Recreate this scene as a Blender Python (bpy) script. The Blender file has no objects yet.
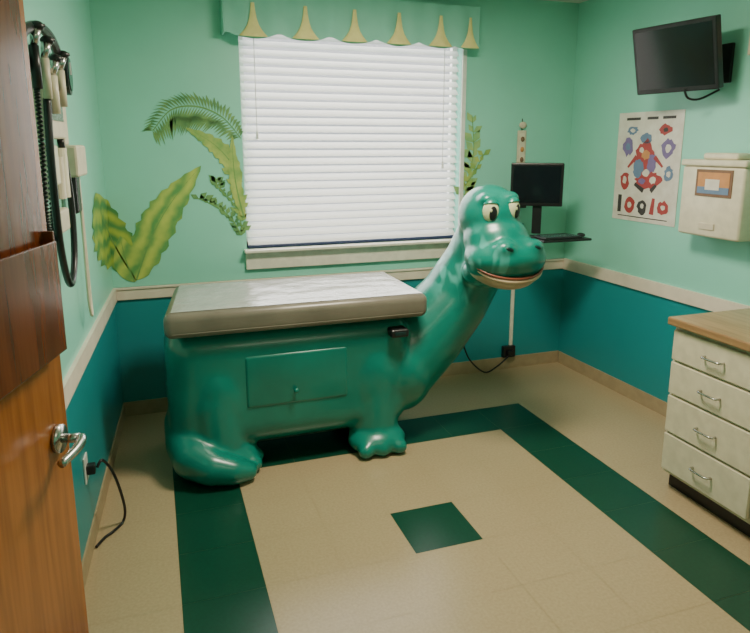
import bpy, bmesh, math, random
from mathutils import Vector, Matrix, noise
random.seed(4)
SC=bpy.context.scene
COL=bpy.context.collection

# ------------------------------------------------------------ materials
def mat(name,col,rough=0.5,metal=0.0,col2=None,scale=20.0,bump=0.0,spec=None,detail=3.0,coat=0.0,lo=0.35,hi=0.65,dist=0.02):
    m=bpy.data.materials.new(name);m.use_nodes=True
    nt=m.node_tree;b=nt.nodes['Principled BSDF']
    b.inputs['Roughness'].default_value=rough
    b.inputs['Metallic'].default_value=metal
    b.inputs['Coat Weight'].default_value=coat
    b.inputs['Coat Roughness'].default_value=0.16
    if spec is not None: b.inputs['Specular IOR Level'].default_value=spec
    if col2 is None: col2=tuple(c*0.88 for c in col)
    geo=nt.nodes.new('ShaderNodeNewGeometry')
    n=nt.nodes.new('ShaderNodeTexNoise');n.inputs['Scale'].default_value=scale;n.inputs['Detail'].default_value=detail
    r=nt.nodes.new('ShaderNodeValToRGB')
    r.color_ramp.elements[0].position=lo;r.color_ramp.elements[1].position=hi
    r.color_ramp.elements[0].color=(*col2,1);r.color_ramp.elements[1].color=(*col,1)
    nt.links.new(geo.outputs['Position'],n.inputs['Vector'])
    nt.links.new(n.outputs['Fac'],r.inputs['Fac'])
    nt.links.new(r.outputs['Color'],b.inputs['Base Color'])
    if bump>0:
        bp=nt.nodes.new('ShaderNodeBump');bp.inputs['Strength'].default_value=bump;bp.inputs['Distance'].default_value=dist
        nt.links.new(n.outputs['Fac'],bp.inputs['Height']);nt.links.new(bp.outputs['Normal'],b.inputs['Normal'])
    return m

def wall_mat():
    m=mat('wall_paint',(0.27,0.69,0.55),0.36,col2=(0.255,0.665,0.53),scale=3)
    nt=m.node_tree;b=nt.nodes['Principled BSDF']
    geo=[n for n in nt.nodes if n.type=='NEW_GEOMETRY'][0]
    ramp=[n for n in nt.nodes if n.type=='VALTORGB'][0]
    sx=nt.nodes.new('ShaderNodeSeparateXYZ');nt.links.new(geo.outputs['Position'],sx.inputs[0])
    lt=nt.nodes.new('ShaderNodeMath');lt.operation='LESS_THAN';lt.inputs[1].default_value=0.77
    nt.links.new(sx.outputs['Z'],lt.inputs[0])
    mx=nt.nodes.new('ShaderNodeMix');mx.data_type='RGBA'
    nt.links.new(lt.outputs[0],mx.inputs['Factor'])
    nt.links.new(ramp.outputs['Color'],mx.inputs[6]);mx.inputs[7].default_value=(0.010,0.265,0.285,1)
    nt.links.new(mx.outputs[2],b.inputs['Base Color'])
    return m

def dino_mat():
    m=mat('glossy_green_shell',(0.003,0.215,0.165),0.31,col2=(0.001,0.165,0.125),scale=5,coat=0.28,detail=4,lo=0.3,hi=0.7)
    nt=m.node_tree;b=nt.nodes['Principled BSDF'];L=nt.links
    geo=[n for n in nt.nodes if n.type=='NEW_GEOMETRY'][0]
    ramp=[n for n in nt.nodes if n.type=='VALTORGB'][0]
    sx=nt.nodes.new('ShaderNodeSeparateXYZ');L.new(geo.outputs['Position'],sx.inputs[0])
    def mr(src,a,c):
        n=nt.nodes.new('ShaderNodeMapRange');n.inputs[1].default_value=a;n.inputs[2].default_value=c;L.new(src,n.inputs[0]);return n.outputs[0]
    def mul(a,c):
        n=nt.nodes.new('ShaderNodeMath');n.operation='MULTIPLY';L.new(a,n.inputs[0]);L.new(c,n.inputs[1]);return n.outputs[0]
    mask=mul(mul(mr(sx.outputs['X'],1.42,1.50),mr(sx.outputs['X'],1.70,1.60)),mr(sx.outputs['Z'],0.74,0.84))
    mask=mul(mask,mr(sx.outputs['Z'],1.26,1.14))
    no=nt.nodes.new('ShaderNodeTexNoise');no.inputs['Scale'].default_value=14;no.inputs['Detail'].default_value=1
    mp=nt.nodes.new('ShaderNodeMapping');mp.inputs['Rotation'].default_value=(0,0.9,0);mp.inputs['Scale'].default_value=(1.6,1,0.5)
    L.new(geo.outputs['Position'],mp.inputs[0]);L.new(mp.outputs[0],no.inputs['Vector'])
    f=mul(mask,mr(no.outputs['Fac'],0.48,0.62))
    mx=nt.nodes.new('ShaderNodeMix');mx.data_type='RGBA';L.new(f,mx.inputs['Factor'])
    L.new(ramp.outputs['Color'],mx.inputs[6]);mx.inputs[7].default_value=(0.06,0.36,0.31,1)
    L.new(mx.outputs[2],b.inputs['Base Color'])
    return m

def wood_mat(name,c1,c2,rough,axis='Z',sc=6,coat=0.3):
    m=mat(name,c1,rough,col2=c2,scale=sc,coat=coat)
    nt=m.node_tree
    geo=[n for n in nt.nodes if n.type=='NEW_GEOMETRY'][0]
    no=[n for n in nt.nodes if n.type=='TEX_NOISE'][0]
    mp=nt.nodes.new('ShaderNodeMapping')
    mp.inputs['Scale'].default_value={'Z':(8,8,0.6),'Y':(8,0.7,8)}[axis]
    nt.links.new(geo.outputs['Position'],mp.inputs[0]);nt.links.new(mp.outputs[0],no.inputs['Vector'])
    return m

def leaf_mat(name,c1,c2,scale=9,ang=0.6):
    m=mat(name,c1,0.55,col2=c2,lo=0.0,hi=1.0)
    nt=m.node_tree
    geo=[n for n in nt.nodes if n.type=='NEW_GEOMETRY'][0]
    no=[n for n in nt.nodes if n.type=='TEX_NOISE'][0];no.inputs['Scale'].default_value=9
    ramp=[n for n in nt.nodes if n.type=='VALTORGB'][0]
    w=nt.nodes.new('ShaderNodeTexWave');w.inputs['Scale'].default_value=scale;w.inputs['Distortion'].default_value=6;w.inputs['Detail'].default_value=3
    mp=nt.nodes.new('ShaderNodeMapping');mp.inputs['Rotation'].default_value=(0,ang,0)
    nt.links.new(geo.outputs['Position'],mp.inputs[0]);nt.links.new(mp.outputs[0],w.inputs['Vector'])
    mx=nt.nodes.new('ShaderNodeMix');mx.inputs[0].default_value=0.62
    nt.links.new(w.outputs['Fac'],mx.inputs[2]);nt.links.new(no.outputs['Fac'],mx.inputs[3])
    nt.links.new(mx.outputs[0],ramp.inputs['Fac'])
    ramp.color_ramp.elements[0].position=0.28;ramp.color_ramp.elements[1].position=0.74
    return m

def blind_mat():
    m=bpy.data.materials.new('blind_slat');m.use_nodes=True;nt=m.node_tree
    b=nt.nodes['Principled BSDF'];b.inputs['Base Color'].default_value=(0.84,0.83,0.80,1);b.inputs['Roughness'].default_value=0.4
    t=nt.nodes.new('ShaderNodeBsdfTranslucent');t.inputs['Color'].default_value=(0.88,0.88,0.87,1)
    x=nt.nodes.new('ShaderNodeMixShader');x.inputs[0].default_value=0.22
    nt.links.new(b.outputs[0],x.inputs[1]);nt.links.new(t.outputs[0],x.inputs[2])
    nt.links.new(x.outputs[0],nt.nodes['Material Output'].inputs[0])
    return m
def glass_mat():
    m=bpy.data.materials.new('window_glass');m.use_nodes=True;nt=m.node_tree
    g=nt.nodes.new('ShaderNodeBsdfGlossy');g.inputs['Roughness'].default_value=0.05
    t=nt.nodes.new('ShaderNodeBsdfTransparent')
    x=nt.nodes.new('ShaderNodeMixShader');x.inputs[0].default_value=0.08
    nt.links.new(t.outputs[0],x.inputs[1]);nt.links.new(g.outputs[0],x.inputs[2])
    nt.links.new(x.outputs[0],nt.nodes['Material Output'].inputs[0])
    return m

M={}
M['wall']=wall_mat()
M['ceil']=mat('ceiling_paint',(0.80,0.80,0.72),0.8)
M['rail']=mat('rail_paint',(0.78,0.69,0.56),0.45,scale=8)
M['base']=mat('baseboard_vinyl',(0.42,0.32,0.19),0.5)
M['cream']=mat('tile_cream',(0.44,0.34,0.205),0.30,col2=(0.385,0.295,0.175),scale=90,detail=6)
M['green']=mat('tile_green',(0.005,0.062,0.036),0.28,col2=(0.004,0.050,0.029),scale=70,detail=6)
M['white']=mat('white_paint',(0.78,0.78,0.74),0.4)
M['sill']=mat('sill_paint',(0.82,0.77,0.65),0.4)
M['navy']=mat('blind_bottom_navy',(0.02,0.035,0.10),0.4)
M['slat']=blind_mat(); M['glass']=glass_mat()
M['dino']=dino_mat()
M['dinodark']=mat('shell_dark',(0.002,0.03,0.03),0.4)
M['lip']=mat('jaw_tan',(0.60,0.44,0.29),0.32,col2=(0.48,0.32,0.19),scale=12)
M['mouth']=mat('mouth_red_brown',(0.26,0.07,0.04),0.35)
M['eyew']=mat('eye_white',(0.68,0.69,0.42),0.25)
M['black']=mat('black_plastic',(0.012,0.012,0.014),0.35)
M['screen']=mat('screen_glass',(0.010,0.012,0.016),0.12)
M['bluegrey']=mat('dark_blue_grey_plastic',(0.05,0.07,0.08),0.12)  # dark blue-grey for the keyboard keys and gauge dial
M['vinyl']=mat('taupe_vinyl',(0.205,0.18,0.142),0.30,col2=(0.165,0.145,0.115),scale=6,bump=0.15)
M['paper']=mat('exam_sheet_grey',(0.43,0.425,0.41),0.24,col2=(0.37,0.365,0.35),scale=12,bump=0.35,lo=0.3,hi=0.7,detail=3,coat=0.15)
M['valance']=mat('valance_fabric',(0.25,0.62,0.50),0.8,col2=(0.23,0.59,0.475),scale=8,bump=0.05)
M['gold']=mat('yellow_fabric',(0.86,0.76,0.32),0.7)
M['steel']=mat('brushed_steel',(0.55,0.54,0.52),0.25,1.0)
M['beige']=mat('beige_plastic',(0.66,0.58,0.44),0.45)
M['dispen']=mat('dispenser_plastic',(0.76,0.69,0.53),0.35)
M['cab']=mat('cabinet_laminate',(0.74,0.67,0.50),0.4)
M['counter']=wood_mat('counter_laminate',(0.42,0.25,0.12),(0.30,0.17,0.08),0.35,'Y')
M['door']=wood_mat('door_wood',(0.42,0.13,0.025),(0.29,0.085,0.016),0.26,'Z')
M['holder']=wood_mat('holder_wood',(0.19,0.045,0.012),(0.11,0.026,0.008),0.22,'Z')
M['leaf1']=leaf_mat('banana_leaf_paint',(0.40,0.50,0.07),(0.06,0.24,0.07),4,0.9)
M['leaf2']=leaf_mat('banana_leaf_paint_light',(0.50,0.58,0.11),(0.11,0.31,0.09),4,-0.5)
M['leafd']=mat('palm_leaf_paint',(0.20,0.37,0.12),0.6,col2=(0.08,0.23,0.09),scale=14)
M['leafy']=mat('leaf_yellow_paint',(0.44,0.53,0.13),0.6,col2=(0.20,0.38,0.10),scale=14)
M['leaff']=mat('leaf_faint_paint',(0.38,0.54,0.20),0.6,col2=(0.22,0.44,0.18),scale=14)
M['stem']=mat('leaf_midrib_paint',(0.17,0.35,0.10),0.6)
M['red']=mat('print_red',(0.42,0.05,0.05),0.5)
M['purple']=mat('print_purple',(0.20,0.14,0.33),0.5)
M['ink']=mat('print_ink',(0.05,0.04,0.04),0.5)
M['pblue']=mat('print_blue',(0.14,0.22,0.36),0.5)
M['orange']=mat('print_orange',(0.62,0.27,0.09),0.5)
M['poster']=mat('poster_paper',(0.76,0.72,0.64),0.35,col2=(0.66,0.60,0.52),scale=15)
M['clay']=mat('clay_brown',(0.22,0.12,0.07),0.6)

# ------------------------------------------------------------ builder
class MB:
    def __init__(s): s.bm=bmesh.new();s.mats=[]
    def mi(s,k):
        if k not in s.mats: s.mats.append(k)
        return s.mats.index(k)
    def _tag(s,verts,k):
        i=s.mi(k)
        for f in {f for v in verts for f in v.link_faces}: f.material_index=i
    def box(s,x0,x1,y0,y1,z0,z1,k,bev=0.0,rot=None,seg=2):
        c=Vector(((x0+x1)/2,(y0+y1)/2,(z0+z1)/2))
        mt=Matrix.Translation(c)@(rot.to_4x4() if rot else Matrix())@Matrix.Diagonal((x1-x0,y1-y0,z1-z0,1))
        r=bmesh.ops.create_cube(s.bm,size=1,matrix=mt);vs=r['verts']
        s._tag(vs,k)
        if bev>0:
            es=list({e for v in vs for e in v.link_edges})
            bmesh.ops.bevel(s.bm,geom=es,offset=bev,segments=seg,affect='EDGES',profile=0.5,material=s.mi(k))
        return s
    def ell(s,c,r,k,rot=None,u=24,v=14):
        i=s.mi(k);R3=rot if rot else Matrix.Identity(3);c=Vector(c)
        def P(a,h): return c+R3@Vector((r[0]*math.sin(h)*math.cos(a),r[1]*math.sin(h)*math.sin(a),r[2]*math.cos(h)))
        top=s.bm.verts.new(P(0,0));bot=s.bm.verts.new(P(0,math.pi))
        rings=[[s.bm.verts.new(P(2*math.pi*q/u,math.pi*j/v)) for q in range(u)] for j in range(1,v)]
        for q in range(u):
            q2=(q+1)%u
            s.bm.faces.new((top,rings[0][q],rings[0][q2])).material_index=i
            s.bm.faces.new((bot,rings[-1][q2],rings[-1][q])).material_index=i
            for j in range(v-2):
                s.bm.faces.new((rings[j][q],rings[j+1][q],rings[j+1][q2],rings[j][q2])).material_index=i
        return s
    def cyl(s,a,b,r,k,seg=20,r2=None):
        a=Vector(a);b=Vector(b);d=b-a
        mt=Matrix.Translation((a+b)/2)@d.to_track_quat('Z','Y').to_matrix().to_4x4()
        q=bmesh.ops.create_cone(s.bm,cap_ends=True,segments=seg,radius1=r,radius2=r if r2 is None else r2,depth=d.length,matrix=mt)
        s._tag(q['verts'],k);return s
    def poly(s,pts,k):
        vs=[s.bm.verts.new(p) for p in pts];f=s.bm.faces.new(vs);f.material_index=s.mi(k);return f
    def tube(s,pts,r,k,seg=8,sub=6):
        P=[Vector(p) for p in pts]
        if sub>1 and len(P)>2: P=bezpts(P,sub)
        n=len(P);rs=r if isinstance(r,(list,tuple)) else None
        prev=None;i0=s.mi(k);up=None
        for i,pt in enumerate(P):
            d=(P[min(i+1,n-1)]-P[max(i-1,0)])
            if d.length<1e-9: d=Vector((0,0,1))
            d.normalize()
            if up is None: up=d.orthogonal().normalized()
            a=(up-d*up.dot(d));a=a.normalized() if a.length>1e-6 else d.orthogonal().normalized()
            up=a;b=d.cross(a)
            if rs:
                t=i/(n-1)*(len(rs)-1);j=min(int(t),len(rs)-2);rr=rs[j]+(rs[j+1]-rs[j])*(t-j)
            else: rr=r
            ring=[s.bm.verts.new(pt+(a*math.cos(2*math.pi*q/seg)+b*math.sin(2*math.pi*q/seg))*rr) for q in range(seg)]
            if prev:
                for q in range(seg):
                    f=s.bm.faces.new((prev[q],prev[(q+1)%seg],ring[(q+1)%seg],ring[q]));f.material_index=i0
            else:
                f=s.bm.faces.new(ring[::-1]);f.material_index=i0
            prev=ring
        f=s.bm.faces.new(prev);f.material_index=i0
        return s
    def obj(s,name,parent=None,smooth=False,label=None,cat=None,kind=None,group=None,fixn=True):
        if fixn: bmesh.ops.recalc_face_normals(s.bm,faces=s.bm.faces[:])
        me=bpy.data.meshes.new(name);s.bm.to_mesh(me);s.bm.free()
        for k in s.mats: me.materials.append(M[k])
        if smooth:
            for p in me.polygons: p.use_smooth=True
        o=bpy.data.objects.new(name,me)
        if not parent:
            vs=me.vertices;n=len(vs)
            c=Vector((sum(v.co.x for v in vs)/n,sum(v.co.y for v in vs)/n,min(v.co.z for v in vs)))
            me.transform(Matrix.Translation(-c));o.location=c
        COL.objects.link(o)
        if parent:
            o.parent=parent;o.matrix_parent_inverse=Matrix.Translation(-Vector(parent.location))
        tag(o,label,cat,kind,group)
        return o
def tag(o,label=None,cat=None,kind=None,group=None):
    if label:o['label']=label
    if cat:o['category']=cat
    if kind:o['kind']=kind
    if group:o['group']=group
def empty(name,loc,label,cat,group=None):
    o=bpy.data.objects.new(name,None);o.location=loc;o.empty_display_size=0.1
    COL.objects.link(o);tag(o,label,cat,None,group);return o
def smooth_by_angle(o,ang=40):
    me=o.data
    for p in me.polygons:p.use_smooth=True
    bm=bmesh.new();bm.from_mesh(me)
    for e in bm.edges:
        if len(e.link_faces)==2 and e.calc_face_angle(0)>math.radians(ang): e.smooth=False
    bm.to_mesh(me);bm.free()
def bezpts(P,sub=8,closed=False):
    P=[Vector(p) for p in P];Q=[];n=len(P)
    rng=range(n) if closed else range(n-1)
    for i in rng:
        g=(lambda k:P[k%n]) if closed else (lambda k:P[min(max(k,0),n-1)])
        p0,p1,p2,p3=g(i-1),g(i),g(i+1),g(i+2)
        for j in range(sub):
            t=j/sub
            Q.append(0.5*((2*p1)+(p2-p0)*t+(2*p0-5*p1+4*p2-p3)*t*t+(3*p1-p0-3*p2+p3)*t**3))
    if not closed:Q.append(P[-1])
    return Q

# ------------------------------------------------------------ room shell
def lx(y): return -0.484+0.056*y       # left wall face
def rx(y): return 2.982-0.028*y        # right wall face
HC=2.6;Y0=-0.9
b=MB();T=0.307
for i in range(-4,12):
    for j in range(-3,15):
        x0=i*T;y1=3.385-j*T+0.0
        g=((i in(0,6)) and 0<=j<=9) or (j in(0,9) and 0<=i<=6) or (i==3 and j in(3,6))
        g2=0.0005
        b.poly([(x0+g2,y1-T+g2,0),(x0+T-g2,y1-T+g2,0),(x0+T-g2,y1-g2,0),(x0+g2,y1-g2,0)],'green' if g else 'cream')
b.box(-1.25,3.7,-1.3,4.3,-0.06,-0.0012,'base')
b.obj('floor',kind='structure',fixn=False,label='vinyl tile floor, cream with dark green border tiles')
b=MB();b.box(-0.7,3.15,Y0-0.1,4.12,HC,HC+0.06,'ceil');b.obj('ceiling',kind='structure')
WX0,WX1,WZ0,WZ1=0.53,1.985,1.0,2.34
b=MB()
b.box(-0.7,WX0,4.0,4.12,0,HC,'wall');b.box(WX1,3.15,4.0,4.12,0,HC,'wall')
b.box(WX0,WX1,4.0,4.12,0,WZ0,'wall');b.box(WX0,WX1,4.0,4.12,WZ1,HC,'wall')
b.obj('wall_back',kind='structure')
def slab(name,f,y0,y1,z0,z1,th,k,sgn):
    b=MB();
    p=[(f(y0),y0),(f(y1),y1),(f(y1)+sgn*th,y1),(f(y0)+sgn*th,y0)]
    lo=[(x,y,z0) for x,y in p];hi=[(x,y,z1) for x,y in p]
    b.poly(lo,k);b.poly(hi,k)
    for i in range(4):
        j=(i+1)%4;b.poly([lo[i],lo[j],hi[j],hi[i]],k)
    bmesh.ops.remove_doubles(b.bm,verts=b.bm.verts[:],dist=1e-5)
    return b.obj(name,kind='structure')
slab('wall_left',lx,Y0,4.0,0,HC,0.12,'wall',-1)
slab('wall_right',rx,Y0,4.0,0,HC,0.12,'wall',1)
b=MB();b.box(-0.7,3.15,Y0-0.1,Y0,0,HC,'wall');b.obj('wall_front',kind='structure')
def railside(name,f,y0,y1,sgn):
    slab(name,f,y0,y1,0.735,0.815,0.016,'rail',sgn)
b=MB();b.box(lx(4)+0.001,rx(4)-0.001,3.984,4.0,0.735,0.812,'rail',0.004)
b.box(lx(4)+0.001,rx(4)-0.001,3.976,4.0,0.798,0.812,'rail',0.003);b.obj('trim_1',kind='structure')
railside('trim_2',lx,1.9,3.98,1);railside('trim_3',rx,2.3,3.98,-1)
b=MB();b.box(lx(4)+0.001,rx(4)-0.001,3.99,4.0,0,0.09,'base');b.obj('baseboard_back',kind='structure')
slab('baseboard_left',lx,0.7,3.98,0,0.09,0.008,'base',1)
slab('baseboard_right',rx,2.3,3.98,0,0.09,0.008,'base',-1)
b=MB()
for (a,c,d,e) in((WX0,WX0+0.035,WZ0,WZ1),(WX1-0.035,WX1,WZ0,WZ1),(WX0,WX1,WZ0,WZ0+0.04),(WX0,WX1,WZ1-0.04,WZ1)):
    b.box(a,c,4.075,4.11,d,e,'white')
b.box(WX0+0.03,WX1-0.03,4.09,4.094,WZ0+0.03,WZ1-0.03,'glass')
b.obj('window_1',kind='structure',label='white framed window behind lowered blinds')
b=MB();b.box(WX0-0.02,WX1+0.03,3.93,4.0,0.985,1.003,'sill',0.004);b.box(WX0-0.01,WX1+0.02,3.975,4.0,0.875,0.985,'sill',0.004)
b.obj('trim_4',kind='structure',label='cream window sill with apron')
b=MB();b.box(WX1,WX1+0.03,3.985,4.0,1.003,2.34,'white',0.003);b.obj('trim_5',kind='structure',label='white window casing strip')

# ------------------------------------------------------------ blinds
BL=empty('window_blind',(1.255,4.035,1.0),'white horizontal slat blinds lowered over the window','window blind')
b=MB();n=26
for i in range(n):
    z=1.045+i*0.0495;h=0.0285;t=math.radians(42)
    dy=math.cos(t)*h*0.9;dz=math.sin(t)*h
    prof=[(-dy,-dz),(-dy*0.35-0.003,-dz*0.25),(dy*0.3-0.001,dz*0.45),(dy,dz)]
    for a,c in zip(prof[:-1],prof[1:]):
        b.poly([(WX0+0.012,4.035+a[0],z+a[1]),(WX1-0.012,4.035+a[0],z+a[1]),(WX1-0.012,4.035+c[0],z+c[1]),(WX0+0.012,4.035+c[0],z+c[1])],'slat')
b.obj('slats',BL,label='off-white curved slats')
b=MB();b.box(WX0+0.01,WX1-0.01,4.01,4.05,1.004,1.024,'navy',0.004);b.obj('bottom_rail',BL,label='dark navy bottom rail')
b=MB();b.box(WX0+0.01,WX1-0.01,4.0,4.06,2.29,2.335,'white',0.004);b.obj('headrail',BL)
for x,z in((0.62,1.72),(1.86,1.53)):
    b=MB();b.tube([(x,4.003,2.29),(x,4.003,z)],0.0025,'white',6,1);b.cyl((x,4.0,z),(x,4.0,z-0.045),0.006,'white',10,0.009);b.obj('pull_cord',BL)

# ------------------------------------------------------------ valance
VA=empty('window_valance',(1.235,3.94,2.26),'mint fabric valance with pleated yellow bells above the window','valance')
VX0,VX1=0.435,2.045
b=MB();N=150
cx=[0.60,0.905,1.205,1.49,1.77,1.975]
def vbot(x):
    d=min(abs(x-c) for c in cx);return 2.238+0.030*min(1,(d/0.14))**2*1.0
prev=None
for i in range(N+1):
    x=VX0+(VX1-VX0)*i/N
    y=3.885+0.006*math.sin(i*0.40)
    col=[b.bm.verts.new((x,y,z)) for z in(vbot(x),2.34,2.45,2.5)]
    if prev:
        for q in range(3):
            f=b.bm.faces.new((prev[q],col[q],col[q+1],prev[q+1]));f.material_index=b.mi('valance')
    prev=col
b.box(VX0,VX1,3.9,3.998,2.48,2.5,'valance')
b.box(VX0-0.004,VX0+0.006,3.885,3.998,2.265,2.5,'valance');b.box(VX1-0.006,VX1+0.004,3.885,3.998,2.265,2.5,'valance')
b.obj('valance_fabric',VA,smooth=True,fixn=False)
for c in cx:
    b=MB();pr=[(2.43,0.010),(2.39,0.014),(2.345,0.022),(2.31,0.034),(2.285,0.050),(2.264,0.068),(2.250,0.082)]
    if c>1.9: pr=[(z,r*0.8) for z,r in pr]
    rings=[]
    for z,r in pr:
        rings.append([b.bm.verts.new((c+r*math.cos(a),3.872-0.30*r*math.sin(a),z-(0.006*math.sin(a) if r>0.05 else 0))) for a in[math.pi*q/10 for q in range(11)]])
    for r0,r1 in zip(rings[:-1],rings[1:]):
        for q in range(10):
            f=b.bm.faces.new((r0[q],r0[q+1],r1[q+1],r1[q]));f.material_index=b.mi('gold')
    b.obj('bell_pleat',VA,smooth=True,label='yellow flared fabric bell')

# ------------------------------------------------------------ murals (flat paint layers on the wall)
def fold(b,off=0.0025):
    g=b.bm.verts[:]+b.bm.edges[:]+b.bm.faces[:]
    bmesh.ops.bisect_plane(b.bm,geom=g,plane_co=(-0.257,0,0),plane_no=(1,0,0))
    for v in b.bm.verts:
        if v.co.x<-0.2571:
            e=-0.257-v.co.x;d=4-v.co.y;yy=4-e*7-0.004;v.co=Vector((lx(yy)+d,yy,v.co.z))
def leaf(b,base,tip,width,bend,k,kst,y,n=26,notch=0.0,asym=0.0):
    base=Vector(base);tip=Vector(tip);d=tip-base;L=d.length;d.normalize();nrm=Vector((-d.y,d.x))
    mid=[];le=[];ri=[]
    for i in range(n+1):
        t=i/n;c=base+d*L*t+nrm*bend*math.sin(math.pi*t)
        w=width*(math.sin(math.pi*min(1,t**0.75)))**0.8 if 0<t<1 else 0.0
        jl=1-notch*(0.5+0.5*math.sin(i*2.4));jr=1-notch*(0.5+0.5*math.sin(i*1.9+1))
        mid.append(c);le.append(c+nrm*w*jl*(1+asym));ri.append(c-nrm*w*jr*(1-asym))
    for i in range(n):
        for A in(le,ri):
            pts=[(mid[i].x,y,mid[i].y),(mid[i+1].x,y,mid[i+1].y),(A[i+1].x,y,A[i+1].y),(A[i].x,y,A[i].y)]
            P=[];
            for p in pts:
                if not P or (Vector(p)-Vector(P[-1])).length>1e-5:P.append(p)
            if (Vector(P[0])-Vector(P[-1])).length<1e-5:P.pop()
            if len(P)>=3:b.poly(P,k)
    for i in range(n):
        a=0.005*(1-i/n);c=0.005*(1-(i+1)/n)+0.0008
        b.poly([(mid[i].x-a,y-0.001,mid[i].y),(mid[i].x+a,y-0.001,mid[i].y),(mid[i+1].x+c,y-0.001,mid[i+1].y),(mid[i+1].x-c,y-0.001,mid[i+1].y)],kst)
b=MB()
leaf(b,(-0.13,0.85),(-0.315,1.40),0.11,0.03,'leaf1','stem',3.9975,notch=0.2,asym=-0.1)
leaf(b,(-0.13,0.85),(0.28,1.52),0.115,0.05,'leaf2','stem',3.9955,notch=0.2)
leaf(b,(-0.14,0.84),(-0.20,1.12),0.07,0.01,'leaf2','stem',3.9965)
fold(b)
b.obj('painted_banana_leaves',label='yellow-green banana leaves painted across the wall corner',cat='wall painting',fixn=False)
b=MB()
def frond(P,k,ln,w,dirs,kr,y):
    Q=bezpts([(p[0],0,p[1]) for p in P],18)
    for i in range(len(Q)-1):
        a=Q[i];c=Q[i+1]
        b.poly([(a.x,y,a.z-0.004),(c.x,y,c.z-0.004),(c.x,y,c.z+0.004),(a.x,y,a.z+0.004)],kr)
    for i in range(2,len(Q),2):
        t=i/len(Q);c=Q[i];dd=(Q[i]-Q[i-1]).normalized()
        for sg in dirs:
            L=ln*(0.55+0.6*math.sin(math.pi*t))*random.uniform(0.8,1.12);nn=Vector((-dd.z,0,dd.x))*sg
            tip=c+nn*L*0.9+dd*L*0.5+Vector((0,0,-L*0.35))
            m=(c+tip)/2+Vector((0,0,0.012));s2=dd*w
            b.poly([(c.x,y+0.0005,c.z),(m.x+s2.x,y+0.0005,m.z+s2.z),(tip.x,y+0.0005,tip.z),(m.x-s2.x,y+0.0005,m.z-s2.z)],k)
frond([(0.52,1.68),(0.42,1.80),(0.28,1.86),(0.13,1.84),(0.02,1.72)],'leafd',0.115,0.010,(1,-1),'stem',3.9965)
leaf(b,(0.515,1.42),(0.20,1.74),0.06,-0.05,'leafy','stem',3.9945,notch=0.3)
leaf(b,(0.52,1.20),(0.47,1.70),0.04,0.02,'leafy','stem',3.993,notch=0.2)
b.obj('painted_palm_frond',label='arching green palm frond painted beside the window',cat='wall painting',fixn=False)
b=MB()
def sprig(P,k,sz,seed,y=3.9965,step=2):
    random.seed(seed);Q=bezpts([(p[0],0,p[1]) for p in P],8)
    for i in range(len(Q)-1):
        a=Q[i];c=Q[i+1];b.poly([(a.x-0.003,y,a.z),(c.x-0.003,y,c.z),(c.x+0.003,y,c.z+0.002),(a.x+0.003,y,a.z+0.002)],'stem')
        if i%step==0:
            for sg in(-1,1):
                an=random.uniform(0.2,0.9)*sg+math.pi/2;L=sz*random.uniform(0.7,1.2)
                d=Vector((math.cos(an)*1,0,math.sin(an)*0.7));nn=Vector((-d.z,0,d.x))*L*0.28
                t=a+d*L;m=a+d*L*0.5
                b.poly([(a.x,y+0.0004,a.z),(m.x+nn.x,y+0.0004,m.z+nn.z),(t.x,y+0.0004,t.z),(m.x-nn.x,y+0.0004,m.z-nn.z)],k)
sprig([(0.50,1.09),(0.44,1.2),(0.34,1.28),(0.24,1.33)],'leafd',0.07,1)
sprig([(0.51,1.12),(0.47,1.27),(0.38,1.38),(0.36,1.44)],'leafd',0.06,2,3.9955)
sprig([(0.51,1.18),(0.50,1.3),(0.44,1.5)],'leafy',0.07,3,3.9945)
b.obj('painted_vine_sprigs',label='small-leaved dark green vine painted by the window corner',cat='wall painting',fixn=False)
b=MB()
sprig([(2.03,1.30),(2.06,1.45),(2.09,1.6),(2.07,1.83)],'leaff',0.11,5,step=2)
sprig([(2.03,1.36),(2.10,1.46),(2.17,1.58)],'leafy',0.08,6,3.9955,step=3)
b.obj('painted_leaf_spray',label='yellow-green leaf spray painted past the window casing',cat='wall painting',fixn=False)

# ------------------------------------------------------------ dinosaur exam table
DT=empty('exam_table',(0.7,3.33,0),'glossy green dinosaur-shaped pediatric exam table with padded top','exam table')
b=MB();K='dino'
b.box(0.0,1.28,3.05,3.61,0.12,0.752,K,0.13,seg=6)
def chain(P,R,step=0.03):
    P=[Vector(p) for p in P]
    for i in range(len(P)-1):
        n=max(2,int((P[i+1]-P[i]).length/step))
        for j in range(n):
            t=j/n;c=P[i].lerp(P[i+1],t);r=R[i]+(R[i+1]-R[i])*t
            b.ell(c,(r,r,r),K,u=20,v=12)
    b.ell(P[-1],(R[-1],)*3,K,u=20,v=12)
for y,s in((3.15,-1),(3.51,1)):
    b.ell((0.24,3.33+s*0.08,0.40),(0.245,0.222,0.33),K,u=32,v=20)
    b.ell((1.07,3.33+s*0.09,0.40),(0.25,0.213,0.37),K,u=32,v=20)
    chain([(1.08,3.33+s*0.15,0.34),(1.075,y,0.10)],[0.155,0.135])
    b.ell((1.075,y+s*0.055,0.062),(0.165,0.135,0.078),K)
    for dx in(-0.095,0.0,0.095): b.ell((1.075+dx,y+s*0.160,0.044),(0.046,0.042,0.044),K)
    chain([(0.22,3.33+s*0.13,0.36),(0.24,3.33+s*0.17,0.16)],[0.18,0.15])
    b.ell((0.28,3.33+s*0.215,0.085),(0.15,0.11,0.085),K)
    for dy,dx in((0.0,0.135),(0.085,0.115)): b.ell((0.28+dx,3.33+s*(0.20+dy),0.048),(0.048,0.043,0.046),K)
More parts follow.
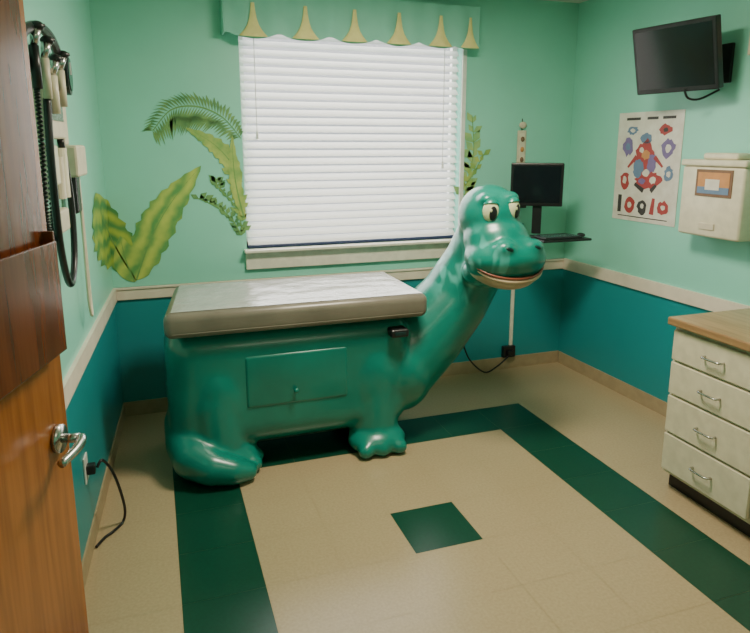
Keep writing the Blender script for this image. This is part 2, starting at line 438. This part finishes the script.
# chest + neck
b.ell((1.27,3.30,0.40),(0.21,0.27,0.27),K,u=32,v=20)
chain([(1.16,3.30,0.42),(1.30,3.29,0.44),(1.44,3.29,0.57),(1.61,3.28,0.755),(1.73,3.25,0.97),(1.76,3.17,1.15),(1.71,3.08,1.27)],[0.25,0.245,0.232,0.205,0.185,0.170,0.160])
# head
b.ell((1.685,3.03,1.275),(0.162,0.175,0.163),K)
b.ell((1.695,2.96,1.15),(0.175,0.168,0.14),K)
b.ell((1.715,2.895,1.068),(0.222,0.190,0.120),K)
b.ell((1.715,2.90,1.012),(0.208,0.168,0.060),K)
b.ell((1.69,3.03,0.97),(0.145,0.13,0.09),K)
for x,y in((1.642,2.772),(1.804,2.785)):
    b.ell((x,y,1.132),(0.066,0.055,0.046),K)
b.ell((1.620,2.925,1.368),(0.056,0.05,0.034),K);b.ell((1.745,2.925,1.374),(0.056,0.05,0.034),K)
# tail curling low round the back foot
chain([(0.22,3.45,0.25),(0.10,3.32,0.20),(0.085,3.16,0.165),(0.10,3.05,0.125),(0.18,2.98,0.095),(0.28,2.955,0.072),(0.355,2.965,0.055)],[0.15,0.13,0.115,0.105,0.088,0.070,0.050])
for v in b.bm.verts:
    if v.co.z<0.001: v.co.z=0.001
me=bpy.data.meshes.new('tmp');b.bm.to_mesh(me);b.bm.free()
tmp=bpy.data.objects.new('tmp',me);COL.objects.link(tmp)
rm=tmp.modifiers.new('r','REMESH');rm.mode='VOXEL';rm.voxel_size=0.0115
sm=tmp.modifiers.new('s','SMOOTH');sm.factor=0.6;sm.iterations=15
dg=bpy.context.evaluated_depsgraph_get();dg.update()
me2=bpy.data.meshes.new_from_object(tmp.evaluated_get(dg));bpy.data.objects.remove(tmp)
me2.name='dinosaur_body';me2.materials.clear();me2.materials.append(M['dino'])
for v in me2.vertices:
    if v.co.z<0.002:v.co.z=0.002
for p_ in me2.polygons:p_.use_smooth=True
body=bpy.data.objects.new('dinosaur_body',me2);COL.objects.link(body);body.parent=DT;body.matrix_parent_inverse=Matrix.Translation(-DT.location)
body['label']='glossy moulded green dinosaur body with curled tail'
def skew(b):
    for v in b.bm.verts:
        w=max(0,(0.8-v.co.x)/0.8);v.co.x+=0.075*w*(v.co.y-3.0)/0.66
b=MB();b.box(0.0,1.335,3.0,3.66,0.748,0.875,'vinyl',0.040,seg=6);skew(b);o=b.obj('cushion',DT,label='taupe vinyl padded top');smooth_by_angle(o,50)
b=MB();NX,NY=70,32;random.seed(11)
g=[]
for i in range(NX+1):
    row=[]
    for j in range(NY+1):
        x=0.035+(1.305-0.035)*i/NX;y=3.03+(3.635-3.03)*j/NY
        ridge=abs(noise.noise(Vector((x*4,y*7,0.3))))+0.3*abs(noise.noise(Vector((x*11+3,y*13,1.7))))
        edge=min(1,min(i,NX-i)/3,min(j,NY-j)/3)
        row.append(b.bm.verts.new((x,y,0.8762+0.0065*ridge*edge)))
    g.append(row)
for i in range(NX):
    for j in range(NY):
        b.bm.faces.new((g[i][j],g[i+1][j],g[i+1][j+1],g[i][j+1])).material_index=b.mi('paper')
skew(b);b.obj('exam_paper_sheet',DT,label='lightly wrinkled silvery grey sheet',smooth=True)
b=MB();b.tube([(0.04,3.005,0.775),(1.30,3.005,0.775)],0.005,'vinyl',8,1);b.obj('cushion_welt',DT)
CP=MB();CP.box(0.37,0.90,3.044,3.095,0.345,0.62,'dino',0.016,seg=6)
cp=CP.obj('side_drawer',DT,label='shallow moulded green storage drawer front',smooth=True)
b=MB();b.cyl((0.62,3.05,0.42),(0.62,3.027,0.42),0.007,'dino',14);b.ell((0.62,3.022,0.42),(0.013,0.010,0.013),'dino');b.obj('drawer_knob',DT,smooth=True)
b=MB();b.box(1.125,1.225,3.000,3.09,0.650,0.695,'black',0.012,seg=3);b.box(1.145,1.205,2.996,3.005,0.663,0.681,'dinodark',0.002);b.obj('hand_control',DT,label='small black control plate')
def eye(cx_,cy_,cz_,ya,w):
    rot=Matrix.Rotation(ya,3,'Z')
    b=MB();b.ell((cx_,cy_,cz_),(w,0.028,0.058),'eyew',rot,28,18);b.obj('eye',DT,smooth=True,label='pale yellow-green oval eye')
    f=rot@Vector((0,-1,0));c=Vector((cx_,cy_,cz_))
    b=MB();b.ell(c+f*0.0145+rot@Vector((0.006,0,-0.006)),(w*0.60,0.0165,0.041),'black',rot,24,14);b.obj('pupil',DT,smooth=True)
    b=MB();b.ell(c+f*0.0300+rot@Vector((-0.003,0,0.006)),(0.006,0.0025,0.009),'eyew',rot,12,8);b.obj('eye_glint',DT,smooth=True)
    b=MB();b.ell((0,0,0),(w*1.13,0.036,0.065),'dino',None,28,20)
    bmesh.ops.bisect_plane(b.bm,geom=b.bm.verts[:]+b.bm.edges[:]+b.bm.faces[:],plane_co=(0,0,0.034),plane_no=Vector((0,0.4,1)).normalized(),clear_inner=True)
    for v in b.bm.verts: v.co=c+rot@v.co
    b.obj('eyelid',DT,smooth=True,label='green hooded eyelid')
eye(1.617,2.888,1.310,math.radians(-18),0.042);eye(1.747,2.888,1.316,math.radians(12),0.040)
for x,y in((1.642,2.728),(1.808,2.742)):
    b=MB();b.ell((x,y,1.136),(0.023,0.010,0.011),'dinodark',Matrix.Rotation(0.3,3,'Y'));b.obj('nostril',DT,smooth=True)
b=MB();b.ell((1.715,2.902,0.950),(0.182,0.163,0.048),'lip',None,32,14)
for v in b.bm.verts:
    t=(v.co.x-1.715)/0.182; v.co.z+=0.045*t*t
b.obj('lower_jaw',DT,smooth=True,label='pale tan lower jaw in a smile')
def lippt(t,off=0.0,g=0.0):
    a=math.radians(188+(352-188)*t)
    return (1.715+(0.206+g)*math.cos(a),2.898+(0.169+g)*math.sin(a),0.982+0.070*(2*t-1)**2+off)
b=MB();b.tube([lippt(i/12) for i in range(13)],[0.003,0.006,0.007,0.007,0.007,0.006,0.003],'mouth',10,3);b.obj('mouth_line',DT,smooth=True,label='slim reddish-brown mouth line')
b=MB();b.tube([lippt(i/12,-0.016,-0.006) for i in range(13)],[0.002,0.007,0.012,0.013,0.012,0.007,0.002],'lip',10,3);b.obj('lip',DT,smooth=True,label='pale tan lower lip')

# ------------------------------------------------------------ TV
def panel(name,center,width,height,thick,yaw,tilt,label,cat,base_loc,screenk='screen',bez=0.02):
    E=empty(name,base_loc,label,cat)
    rot=Matrix.Rotation(yaw,3,'Z')@Matrix.Rotation(tilt,3,'X')
    def add(nm,x0,x1,y0,y1,z0,z1,k,bev,lab=None):
        b=MB();b.box(x0,x1,y0,y1,z0,z1,k,bev)
        for v in b.bm.verts: v.co=Vector(center)+rot@v.co
        return b.obj(nm,E,label=lab)
    add('casing',-width/2,width/2,0,thick,-height/2,height/2,'black',0.006)
    add('screen',-width/2+bez,width/2-bez,-0.002,0.002,-height/2+bez*1.3,height/2-bez,screenk,0.0,'dark switched-off screen')
    return E,rot
c=(2.655,2.85,2.09)
TV,rt=panel('wall_television',c,0.49,0.355,0.045,math.radians(-79),math.radians(14),'black flat-screen television on a tilting wall bracket','television',(2.75,2.83,1.9))
b=MB();b.tube([(2.70,2.82,2.08),(2.80,2.78,2.06),(rx(2.75)-0.01,2.75,2.06)],0.018,'black',10,4)
b.box(rx(2.75)-0.025,rx(2.75)-0.004,2.69,2.81,1.96,2.16,'black',0.004);b.obj('wall_bracket',TV)
b=MB();b.tube([(2.70,2.80,1.93),(2.72,2.79,1.885),(2.78,2.77,1.88),(rx(2.75)-0.01,2.76,1.93)],0.006,'black',8,5);b.obj('television_cable',TV)
E=empty('wall_junction_box',(rx(2.5)-0.03,2.5,2.0),'cream cable junction box on the wall beside the television','junction box')
b=MB();b.box(rx(2.5)-0.05,rx(2.5)-0.002,2.46,2.58,2.08,2.28,'beige',0.006);b.obj('box_cover',E)
b=MB();b.cyl((rx(2.5)-0.02,2.52,2.28),(rx(2.5)-0.02,2.52,2.58),0.012,'beige',12);b.obj('conduit',E)

# ------------------------------------------------------------ poster
def rp(y,z,o=0.004): return (rx(y)-o,y,z)
b=MB()
pts=[rp(3.51,1.165),rp(2.98,1.165),rp(2.98,1.84),rp(3.51,1.84)]
b.poly(pts,'poster')
bk=[rp(3.51,1.165,0.001),rp(2.98,1.165,0.001),rp(2.98,1.84,0.001),rp(3.51,1.84,0.001)]
for i in range(4): b.poly([pts[i],pts[(i+1)%4],bk[(i+1)%4],bk[i]],'poster')
def blob(y,z,ry,rz,k,o=0.005,n=14,seed=0,j=0.18):
    random.seed(seed)
    b.poly([rp(y+ry*math.cos(a)*(1+random.uniform(-j,j)),z+rz*math.sin(a)*(1+random.uniform(-j,j)),o) for a in[2*math.pi*q/n for q in range(n)]],k)
def limb(y0,z0,y1,z1,w0,w1,k,o=0.0054):
    d=Vector((y1-y0,z1-z0)).normalized();nx,nz=-d.y,d.x
    b.poly([rp(y0+nx*w0,z0+nz*w0,o),rp(y1+nx*w1,z1+nz*w1,o),rp(y1-nx*w1,z1-nz*w1,o),rp(y0-nx*w0,z0-nz*w0,o)],k)
# big busy central drawing in red, blue and purple
blob(3.26,1.55,0.085,0.115,'red',0.0050,26,2,0.16);blob(3.22,1.43,0.10,0.055,'red',0.0051,26,22,0.2)
blob(3.26,1.68,0.045,0.035,'pblue',0.0050,18,23,0.2)
blob(3.31,1.50,0.045,0.055,'pblue',0.0054,20,3,0.22);blob(3.20,1.53,0.035,0.06,'purple',0.0054,20,4,0.2)
blob(3.25,1.58,0.035,0.030,'orange',0.0058,16,5,0.22);blob(3.24,1.47,0.028,0.022,'poster',0.0058,14,6,0.2);blob(3.29,1.61,0.020,0.018,'poster',0.0060,12,7,0.2)
blob(3.18,1.43,0.030,0.022,'poster',0.0058,14,8,0.2);blob(3.27,1.42,0.03,0.018,'purple',0.0060,14,9,0.2)
limb(3.33,1.57,3.40,1.50,0.014,0.007,'red');limb(3.18,1.57,3.11,1.51,0.014,0.007,'red')
limb(3.33,1.40,3.25,1.36,0.010,0.016,'ink');limb(3.15,1.40,3.19,1.36,0.010,0.014,'ink')
for (y,z,a_,c_,k,k2,sd) in((3.08,1.62,0.050,0.055,'purple','poster',11),(3.41,1.63,0.050,0.055,'purple','pblue',12),(3.42,1.42,0.040,0.055,'red','poster',13),(3.06,1.47,0.035,0.045,'pblue','poster',14),(3.11,1.73,0.045,0.030,'red','ink',15),(3.38,1.73,0.045,0.026,'pblue','poster',16)):
    blob(y,z,a_,c_,k,0.005,18,sd,0.24);blob(y,z,a_*0.45,c_*0.45,k2,0.0058,12,sd+30,0.2)
for y,z,w in((3.38,1.80,0.12),(3.22,1.80,0.09),(3.09,1.80,0.10)):
    b.poly([rp(y+w/2,z-0.008,0.005),rp(y-w/2,z-0.008,0.005),rp(y-w/2,z+0.008,0.005),rp(y+w/2,z+0.008,0.005)],'ink')
# bold shapes at the foot
limb(3.45,1.215,3.45,1.325,0.016,0.016,'ink');blob(3.36,1.265,0.045,0.050,'red',0.005,18,51,0.1);blob(3.36,1.265,0.018,0.020,'poster',0.0056,12,61,0.1)
blob(3.25,1.26,0.040,0.045,'ink',0.005,16,52,0.2);blob(3.25,1.265,0.014,0.016,'poster',0.0056,12,62,0.2)
limb(3.17,1.22,3.16,1.32,0.018,0.012,'red');blob(3.08,1.265,0.045,0.042,'red',0.005,18,53,0.2);blob(3.08,1.27,0.018,0.014,'poster',0.0056,12,63,0.2)
z=1.190;b.poly([rp(3.46,z,0.005),rp(3.04,z,0.005),rp(3.04,z+0.006,0.005),rp(3.46,z+0.006,0.005)],'ink')
b.obj('wall_poster',label='white poster with busy red, blue and purple drawings',cat='poster',fixn=False)

# ------------------------------------------------------------ dispenser box
DX=rx(2.6)
DB=empty('sharps_dispenser',(DX-0.08,2.6,1.16),'cream plastic dispenser box with small picture window on wall','dispenser')
b=MB();b.box(DX-0.15,DX-0.006,2.42,2.82,1.16,1.53,'dispen',0.015,seg=3);o=b.obj('housing',DB);smooth_by_angle(o)
b=MB();b.box(DX-0.158,DX-0.006,2.41,2.83,1.53,1.565,'dispen',0.01,seg=3);b.box(DX-0.12,DX-0.02,2.5,2.72,1.565,1.60,'dispen',0.012,seg=3);o=b.obj('lid',DB);smooth_by_angle(o)
b=MB();x=DX-0.1515
b.box(x-0.004,x+0.002,2.485,2.715,1.375,1.515,'clay',0.001)
b.box(x-0.0055,x,2.50,2.70,1.39,1.50,'orange',0)
b.box(x-0.0062,x,2.50,2.70,1.39,1.425,'pblue',0);b.box(x-0.0066,x,2.56,2.65,1.41,1.465,'poster',0)
b.obj('picture_window',DB,label='dark-framed orange and blue-grey picture window')
b=MB();b.box(DX-0.156,DX-0.148,2.57,2.67,1.20,1.235,'beige',0.003);b.obj('latch',DB)

# ------------------------------------------------------------ wall workstation
mc=(2.37,3.64,1.385)
MO,rm_=panel('computer_monitor',mc,0.335,0.28,0.045,math.radians(-33),math.radians(4),'black computer monitor on a wall-mounted arm','computer monitor',(2.40,3.70,1.1),'screen',0.018)
b=MB();b.tube([(2.40,3.685,1.37),(2.45,3.80,1.33),(2.47,3.975,1.30)],0.018,'black',10,5);b.box(2.43,2.51,3.972,3.999,1.2,1.4,'black',0.004);b.obj('support_arm',MO)
b=MB();rr=Matrix.Rotation(math.radians(-33),3,'Z');b.box(2.40-0.03,2.40+0.03,3.66,3.675,1.06,1.26,'black',0.004,rr);b.obj('monitor_neck',MO)
KT=empty('keyboard_tray',(2.45,3.6,1.04),'black wall-mounted keyboard tray below the monitor','keyboard tray')
b=MB();b.box(2.30,2.66,3.42,3.70,1.035,1.05,'black',0.004);b.obj('tray_board',KT)
b=MB();b.tube([(2.47,3.66,1.03),(2.47,3.8,1.0),(2.47,3.985,1.02)],0.014,'black',8,4);b.box(2.44,2.50,3.978,3.999,0.813,1.09,'black',0.004);b.obj('tray_arm',KT)
b=MB();b.box(2.32,2.60,3.44,3.57,1.0505,1.062,'black',0.003)
for r in range(4):
    for q in range(12): b.box(2.327+q*0.022,2.345+q*0.022,3.448+r*0.029,3.47+r*0.029,1.062,1.067,'bluegrey',0)
b.obj('computer_keyboard',label='black keyboard resting on the wall tray',cat='keyboard')
b=MB();b.ell((2.635,3.50,1.0640),(0.02,0.035,0.013),'black');b.obj('computer_mouse',smooth=True,label='small black mouse beside the keyboard',cat='computer mouse')
HO=empty('hanging_wall_ornament',(2.46,3.99,1.42),'narrow pale beige hanging wall ornament with small figures','wall hanging')
b=MB();b.tube([(2.46,3.996,1.82),(2.46,3.996,1.42)],0.003,'ink',6,1);b.obj('cord',HO)
b=MB();b.box(2.425,2.495,3.988,3.998,1.44,1.74,'beige',0.006);b.box(2.438,2.482,3.984,3.99,1.46,1.72,'dispen',0.003);b.obj('hanging_panel',HO)
b=MB();b.ell((2.46,3.985,1.775),(0.030,0.012,0.024),'beige',u=16,v=10);b.obj('charm',HO,smooth=True)
for z,k in((1.68,'clay'),(1.61,'orange'),(1.54,'clay'),(1.48,'beige')):
    b=MB();b.ell((2.46,3.981,z),(0.015,0.006,0.018),k,u=14,v=8);b.obj('charm',HO,smooth=True)

b=MB();b.box(2.43,2.455,3.985,3.999,0.18,0.735,'sill',0.002);b.obj('wall_conduit',label='pale vertical cable cover on the blue wall',cat='cable cover')
OB=empty('outlet_box',(2.43,3.98,0.09),'black surface outlet box low on the blue wall','outlet box')
b=MB();b.box(2.37,2.47,3.965,3.999,0.095,0.18,'black',0.004);b.obj('cover_plate',OB)
b=MB();b.box(2.395,2.445,3.945,3.966,0.11,0.15,'black',0.006);b.obj('plug',OB)
b=MB();b.tube([(2.40,3.94,0.115),(2.3,3.93,0.05),(2.18,3.90,0.03),(2.03,3.85,0.16),(1.93,3.80,0.33),(1.80,3.74,0.42),(1.62,3.68,0.40)],0.006,'black',8,6);b.obj('power_cord',label='black power cord running from outlet to exam table',cat='power cord')

# ------------------------------------------------------------ counter and cabinets
b=MB();b.box(2.217,2.912,0.75,2.27,0.825,0.862,'counter',0.006)
b.obj('countertop',label='brown laminate countertop over cream cabinets',cat='countertop')
def cabinet(y0,y1):
    E=empty('drawer_cabinet',(2.57,(y0+y1)/2,0),'cream laminate base cabinet with four drawers','cabinet','cream base cabinets along the wall')
    b=MB();b.box(2.26,2.905,y0+0.001,y1-0.001,0.09,0.824,'cab',0.002);b.box(2.31,2.905,y0+0.001,y1-0.001,0,0.09,'black',0);b.obj('carcass',E)
    zs=[0.81,0.655,0.49,0.30,0.105]
    for i in range(4):
        b=MB();b.box(2.24,2.259,y0+0.012,y1-0.012,zs[i+1]+0.006,zs[i]-0.006,'cab',0.004);d=b.obj('drawer',E)
        zc=(zs[i]+zs[i+1])/2;yc=(y0+y1)/2
        b=MB();b.tube([(2.24,yc-0.05,zc),(2.215,yc-0.045,zc),(2.212,yc,zc),(2.215,yc+0.045,zc),(2.24,yc+0.05,zc)],0.005,'steel',8,4)
        h=b.obj('handle',E,smooth=True);h.parent=d;h.matrix_parent_inverse=Matrix()
    return E
cabinet(1.76,2.26);cabinet(1.26,1.76);cabinet(0.76,1.26)

# ------------------------------------------------------------ wooden door leaf (hinged on the left wall)
ed=Vector((-0.213,1.47,0));hg=Vector((-0.435,0.65,0));dv=(ed-hg).normalized()
DR=empty('door_1',((ed+hg)/2),'orange-brown varnished wooden door standing open','door');DR['kind']='structure'
nv=Vector((dv.y,-dv.x,0))
def onDoor(b):
    for v in b.bm.verts:
        q=v.co.copy();v.co=hg+dv*q.x+nv*q.y+Vector((0,0,q.z))
W=(ed-hg).length
b=MB();b.box(0,W,-0.042,0,0.008,2.04,'door',0.002);onDoor(b);b.obj('door_leaf',DR)
b=MB();b.box(W-0.002,W+0.001,-0.033,-0.009,0.96,1.08,'steel');onDoor(b);b.obj('latch_plate',DR)
zh=1.03
b=MB();b.cyl((W-0.06,0,zh),(W-0.06,0.012,zh),0.03,'steel',24);b.cyl((W-0.06,0.01,zh),(W-0.06,0.05,zh),0.010,'steel',16)
b.tube([(W-0.06,0.05,zh),(W-0.075,0.056,zh),(W-0.11,0.058,zh-0.003),(W-0.165,0.052,zh-0.005)],[0.011,0.011,0.010,0.009],'steel',10,5);onDoor(b)
b.obj('lever_handle',DR,smooth=True,label='brushed steel lever handle')
b=MB()
xa,xb=W-0.34,W-0.035
b.box(xa,xb,0.001,0.007,1.22,1.95,'holder',0.002)
b.box(xa,xb,0.024,0.031,1.22,1.45,'holder',0.002)
b.box(xa,xb,0.004,0.028,1.22,1.232,'holder',0.001)
b.box(xb-0.008,xb,0.004,0.028,1.22,1.47,'holder',0.002);b.box(xa,xa+0.008,0.004,0.028,1.22,1.47,'holder',0.002)
onDoor(b);b.obj('chart_holder',DR,label='dark red-brown wooden chart holder with tall back board')

# ------------------------------------------------------------ diagnostic station on left wall
def lp(y,z,o): return (lx(y)+o,y,z)
RW=Matrix.Rotation(-math.atan(0.056),3,'Z')
DS=empty('diagnostic_wall_station',lp(2.4,1.5,0.04),'beige wall diagnostic unit with black handles and looping cords','medical wall unit')
b=MB();b.box(lx(2.45)+0.004,lx(2.45)+0.055,2.30,2.60,1.66,1.88,'beige',0.008,RW);b.box(lx(2.45)+0.055,lx(2.45)+0.058,2.34,2.56,1.72,1.80,'steel',0.001,RW)
b.box(lx(2.5)+0.055,lx(2.5)+0.062,2.46,2.56,1.82,1.86,'ink',0.001,RW);b.obj('transformer_housing',DS)
b=MB();b.box(lx(2.2)+0.010,lx(2.2)+0.05,2.06,2.30,1.86,1.90,'black',0.01,RW)
b.tube([lp(2.02,1.90,0.05),lp(2.08,1.95,0.06),lp(2.22,1.985,0.07),lp(2.4,1.975,0.07),lp(2.57,1.93,0.06),lp(2.60,1.88,0.05)],0.015,'black',8,6);b.obj('handle_cradle',DS,label='black handle cradle')
def coil(P,R,turns,sub=260):
    Q=bezpts(P,sub);n=len(Q);out=[]
    for i,q in enumerate(Q):
        a=2*math.pi*turns*i/n
        out.append(q+Vector((math.cos(a)*R,math.sin(a)*R,0.0)))
    return out
for y,z0,k in ((2.14,1.80,'black'),(2.27,1.78,'beige'),(2.38,1.74,'dispen'),(2.52,1.77,'beige')):
    b=MB();x=lx(y)+0.068
    b.cyl((x,y,z0),(x,y,z0+0.12),0.014,k,14);b.cyl((x,y,z0+0.12),(x+0.010,y,z0+0.165),0.010,'steel',14,0.016);b.ell((x+0.013,y,z0+0.172),(0.020,0.017,0.015),'black')
    b.cyl((x+0.005,y,z0+0.17),(x+0.035,y,z0+0.175),0.012,'black',12,0.005)
    b.obj('instrument_handle',DS,smooth=True)
b=MB();b.tube(coil([lp(2.14,1.80,0.065),lp(2.15,1.62,0.06),lp(2.17,1.42,0.05),lp(2.24,1.33,0.045),lp(2.31,1.42,0.04),lp(2.33,1.66,0.045)],0.0055,80),0.0040,'black',5,1);b.obj('coiled_cord',DS,smooth=True)
b=MB();b.tube([lp(2.27,1.78,0.065),lp(2.24,1.6,0.065),lp(2.27,1.35,0.06),lp(2.36,1.20,0.055),lp(2.47,1.16,0.05),lp(2.57,1.25,0.05),lp(2.60,1.45,0.05),lp(2.54,1.66,0.045)],0.012,'black',10,8);b.obj('looping_cord',DS,smooth=True,label='thick black cord hanging in a large loop')
b=MB();b.cyl(lp(2.36,1.50,0.004),lp(2.36,1.50,0.05),0.035,'beige',20);b.box(lx(2.36)+0.004,lx(2.36)+0.06,2.33,2.40,1.51,1.64,'dispen',0.008,RW);b.cyl((lx(2.5)+0.038,2.5,1.46),(lx(2.5)+0.038,2.5,1.63),0.030,'dispen',20);b.cyl((lx(2.43)+0.040,2.43,1.46),(lx(2.43)+0.040,2.43,1.60),0.026,'beige',20);b.box(lx(2.44)+0.004,lx(2.44)+0.05,2.40,2.56,1.34,1.42,'beige',0.008,RW);b.obj('specula_holder',DS,label='pale specula dispensers')
BP=empty('blood_pressure_gauge',lp(2.85,1.3,0.04),'dark round wall blood pressure gauge with beige cuff basket','blood pressure gauge')
b=MB();b.cyl(lp(2.76,1.90,0.006),lp(2.76,1.90,0.06),0.075,'black',28);b.cyl(lp(2.76,1.90,0.06),lp(2.76,1.90,0.064),0.060,'bluegrey',28);b.obj('gauge_dial',BP,label='dark round dial')
b=MB();b.box(lx(2.76)+0.064,lx(2.76)+0.067,2.757,2.763,1.90,1.945,'white',0);b.obj('gauge_needle',BP)
b=MB();b.box(lx(2.78)+0.006,lx(2.78)+0.075,2.67,2.88,1.52,1.64,'beige',0.01,RW);b.box(lx(2.76)+0.004,lx(2.76)+0.03,2.72,2.80,1.64,1.84,'beige',0.006,RW);b.obj('cuff_basket',BP)
b=MB();b.tube([lp(2.8,1.53,0.05),lp(2.83,1.3,0.045),lp(2.85,1.0,0.04),lp(2.90,0.93,0.04),lp(2.96,1.05,0.03),lp(2.95,1.3,0.03),lp(2.87,1.53,0.04)],0.006,'beige',8,6);b.obj('tubing',BP,smooth=True)
b=MB();b.box(lx(2.73)+0.03,lx(2.73)+0.06,2.69,2.78,1.38,1.56,'black',0.012,RW);b.obj('cuff',BP,label='folded black cuff')
OL=empty('wall_outlet',lp(2.64,0.32,0.005),'black plug in a wall outlet on the blue wall','wall outlet')
b=MB();b.box(lx(2.64)+0.001,lx(2.64)+0.007,2.605,2.675,0.30,0.41,'white',0.001,RW);b.obj('faceplate',OL)
b=MB();b.box(lx(2.64)+0.006,lx(2.64)+0.04,2.62,2.66,0.33,0.37,'black',0.006);b.obj('plug',OL)
b=MB();b.tube([(lx(2.64)+0.045,2.64,0.35),(-0.27,2.66,0.37),(-0.235,2.70,0.28),(-0.21,2.76,0.10),(-0.22,2.78,0.012),(-0.255,2.72,0.008),(-0.29,2.68,0.008),(-0.32,2.62,0.008)],0.006,'black',8,6);b.obj('floor_cable',label='black cable looping from outlet down to the floor',cat='cable',smooth=True)

# ------------------------------------------------------------ lights
def area(name,loc,size,sy,power,col,rot=(0,0,0)):
    l=bpy.data.lights.new(name,'AREA');l.shape='RECTANGLE';l.size=size;l.size_y=sy;l.energy=power;l.color=col
    o=bpy.data.objects.new(name,l);o.location=loc;o.rotation_euler=rot;COL.objects.link(o);return o
b=MB();b.box(0.85,1.55,2.15,2.65,HC-0.03,HC,'white',0.004);b.obj('ceiling_and_fill_panel',label='white rectangular panel added above the front fill light',cat='ceiling light')
area('ceiling_and_fill_light',(1.2,2.4,HC-0.035),0.6,0.4,62,(1.0,0.89,0.69))
b=MB();b.box(0.55,1.85,-0.3,0.3,HC-0.03,HC,'white',0.004);b.obj('ceiling_and_fill_panel',label='white rectangular panel added above the front fill light',cat='ceiling light')  # unseen panel added to carry the front fill
area('ceiling_and_fill_light',(1.2,0.0,HC-0.035),1.2,0.55,12,(1.0,0.87,0.65))  # front fill added out of view at the camera end to brighten the room
area('daylight',(1.26,4.9,1.9),2.4,2.0,140,(1.0,0.99,0.97),(math.radians(-90),0,0))
w=bpy.data.worlds.new('world');SC.world=w;w.use_nodes=True
bg=w.node_tree.nodes['Background'];bg.inputs[0].default_value=(0.92,0.96,1.0,1);bg.inputs[1].default_value=1.0

# ------------------------------------------------------------ camera
cd=bpy.data.cameras.new('camera');cam=bpy.data.objects.new('camera',cd);COL.objects.link(cam)
cam.location=(0,0,1.64);cam.rotation_euler=(math.radians(90-11.65),0,math.radians(-19))
cd.sensor_width=36;cd.lens=640/750*36;cd.shift_y=-(316.5-277)/750;cd.clip_start=0.02
SC.camera=cam
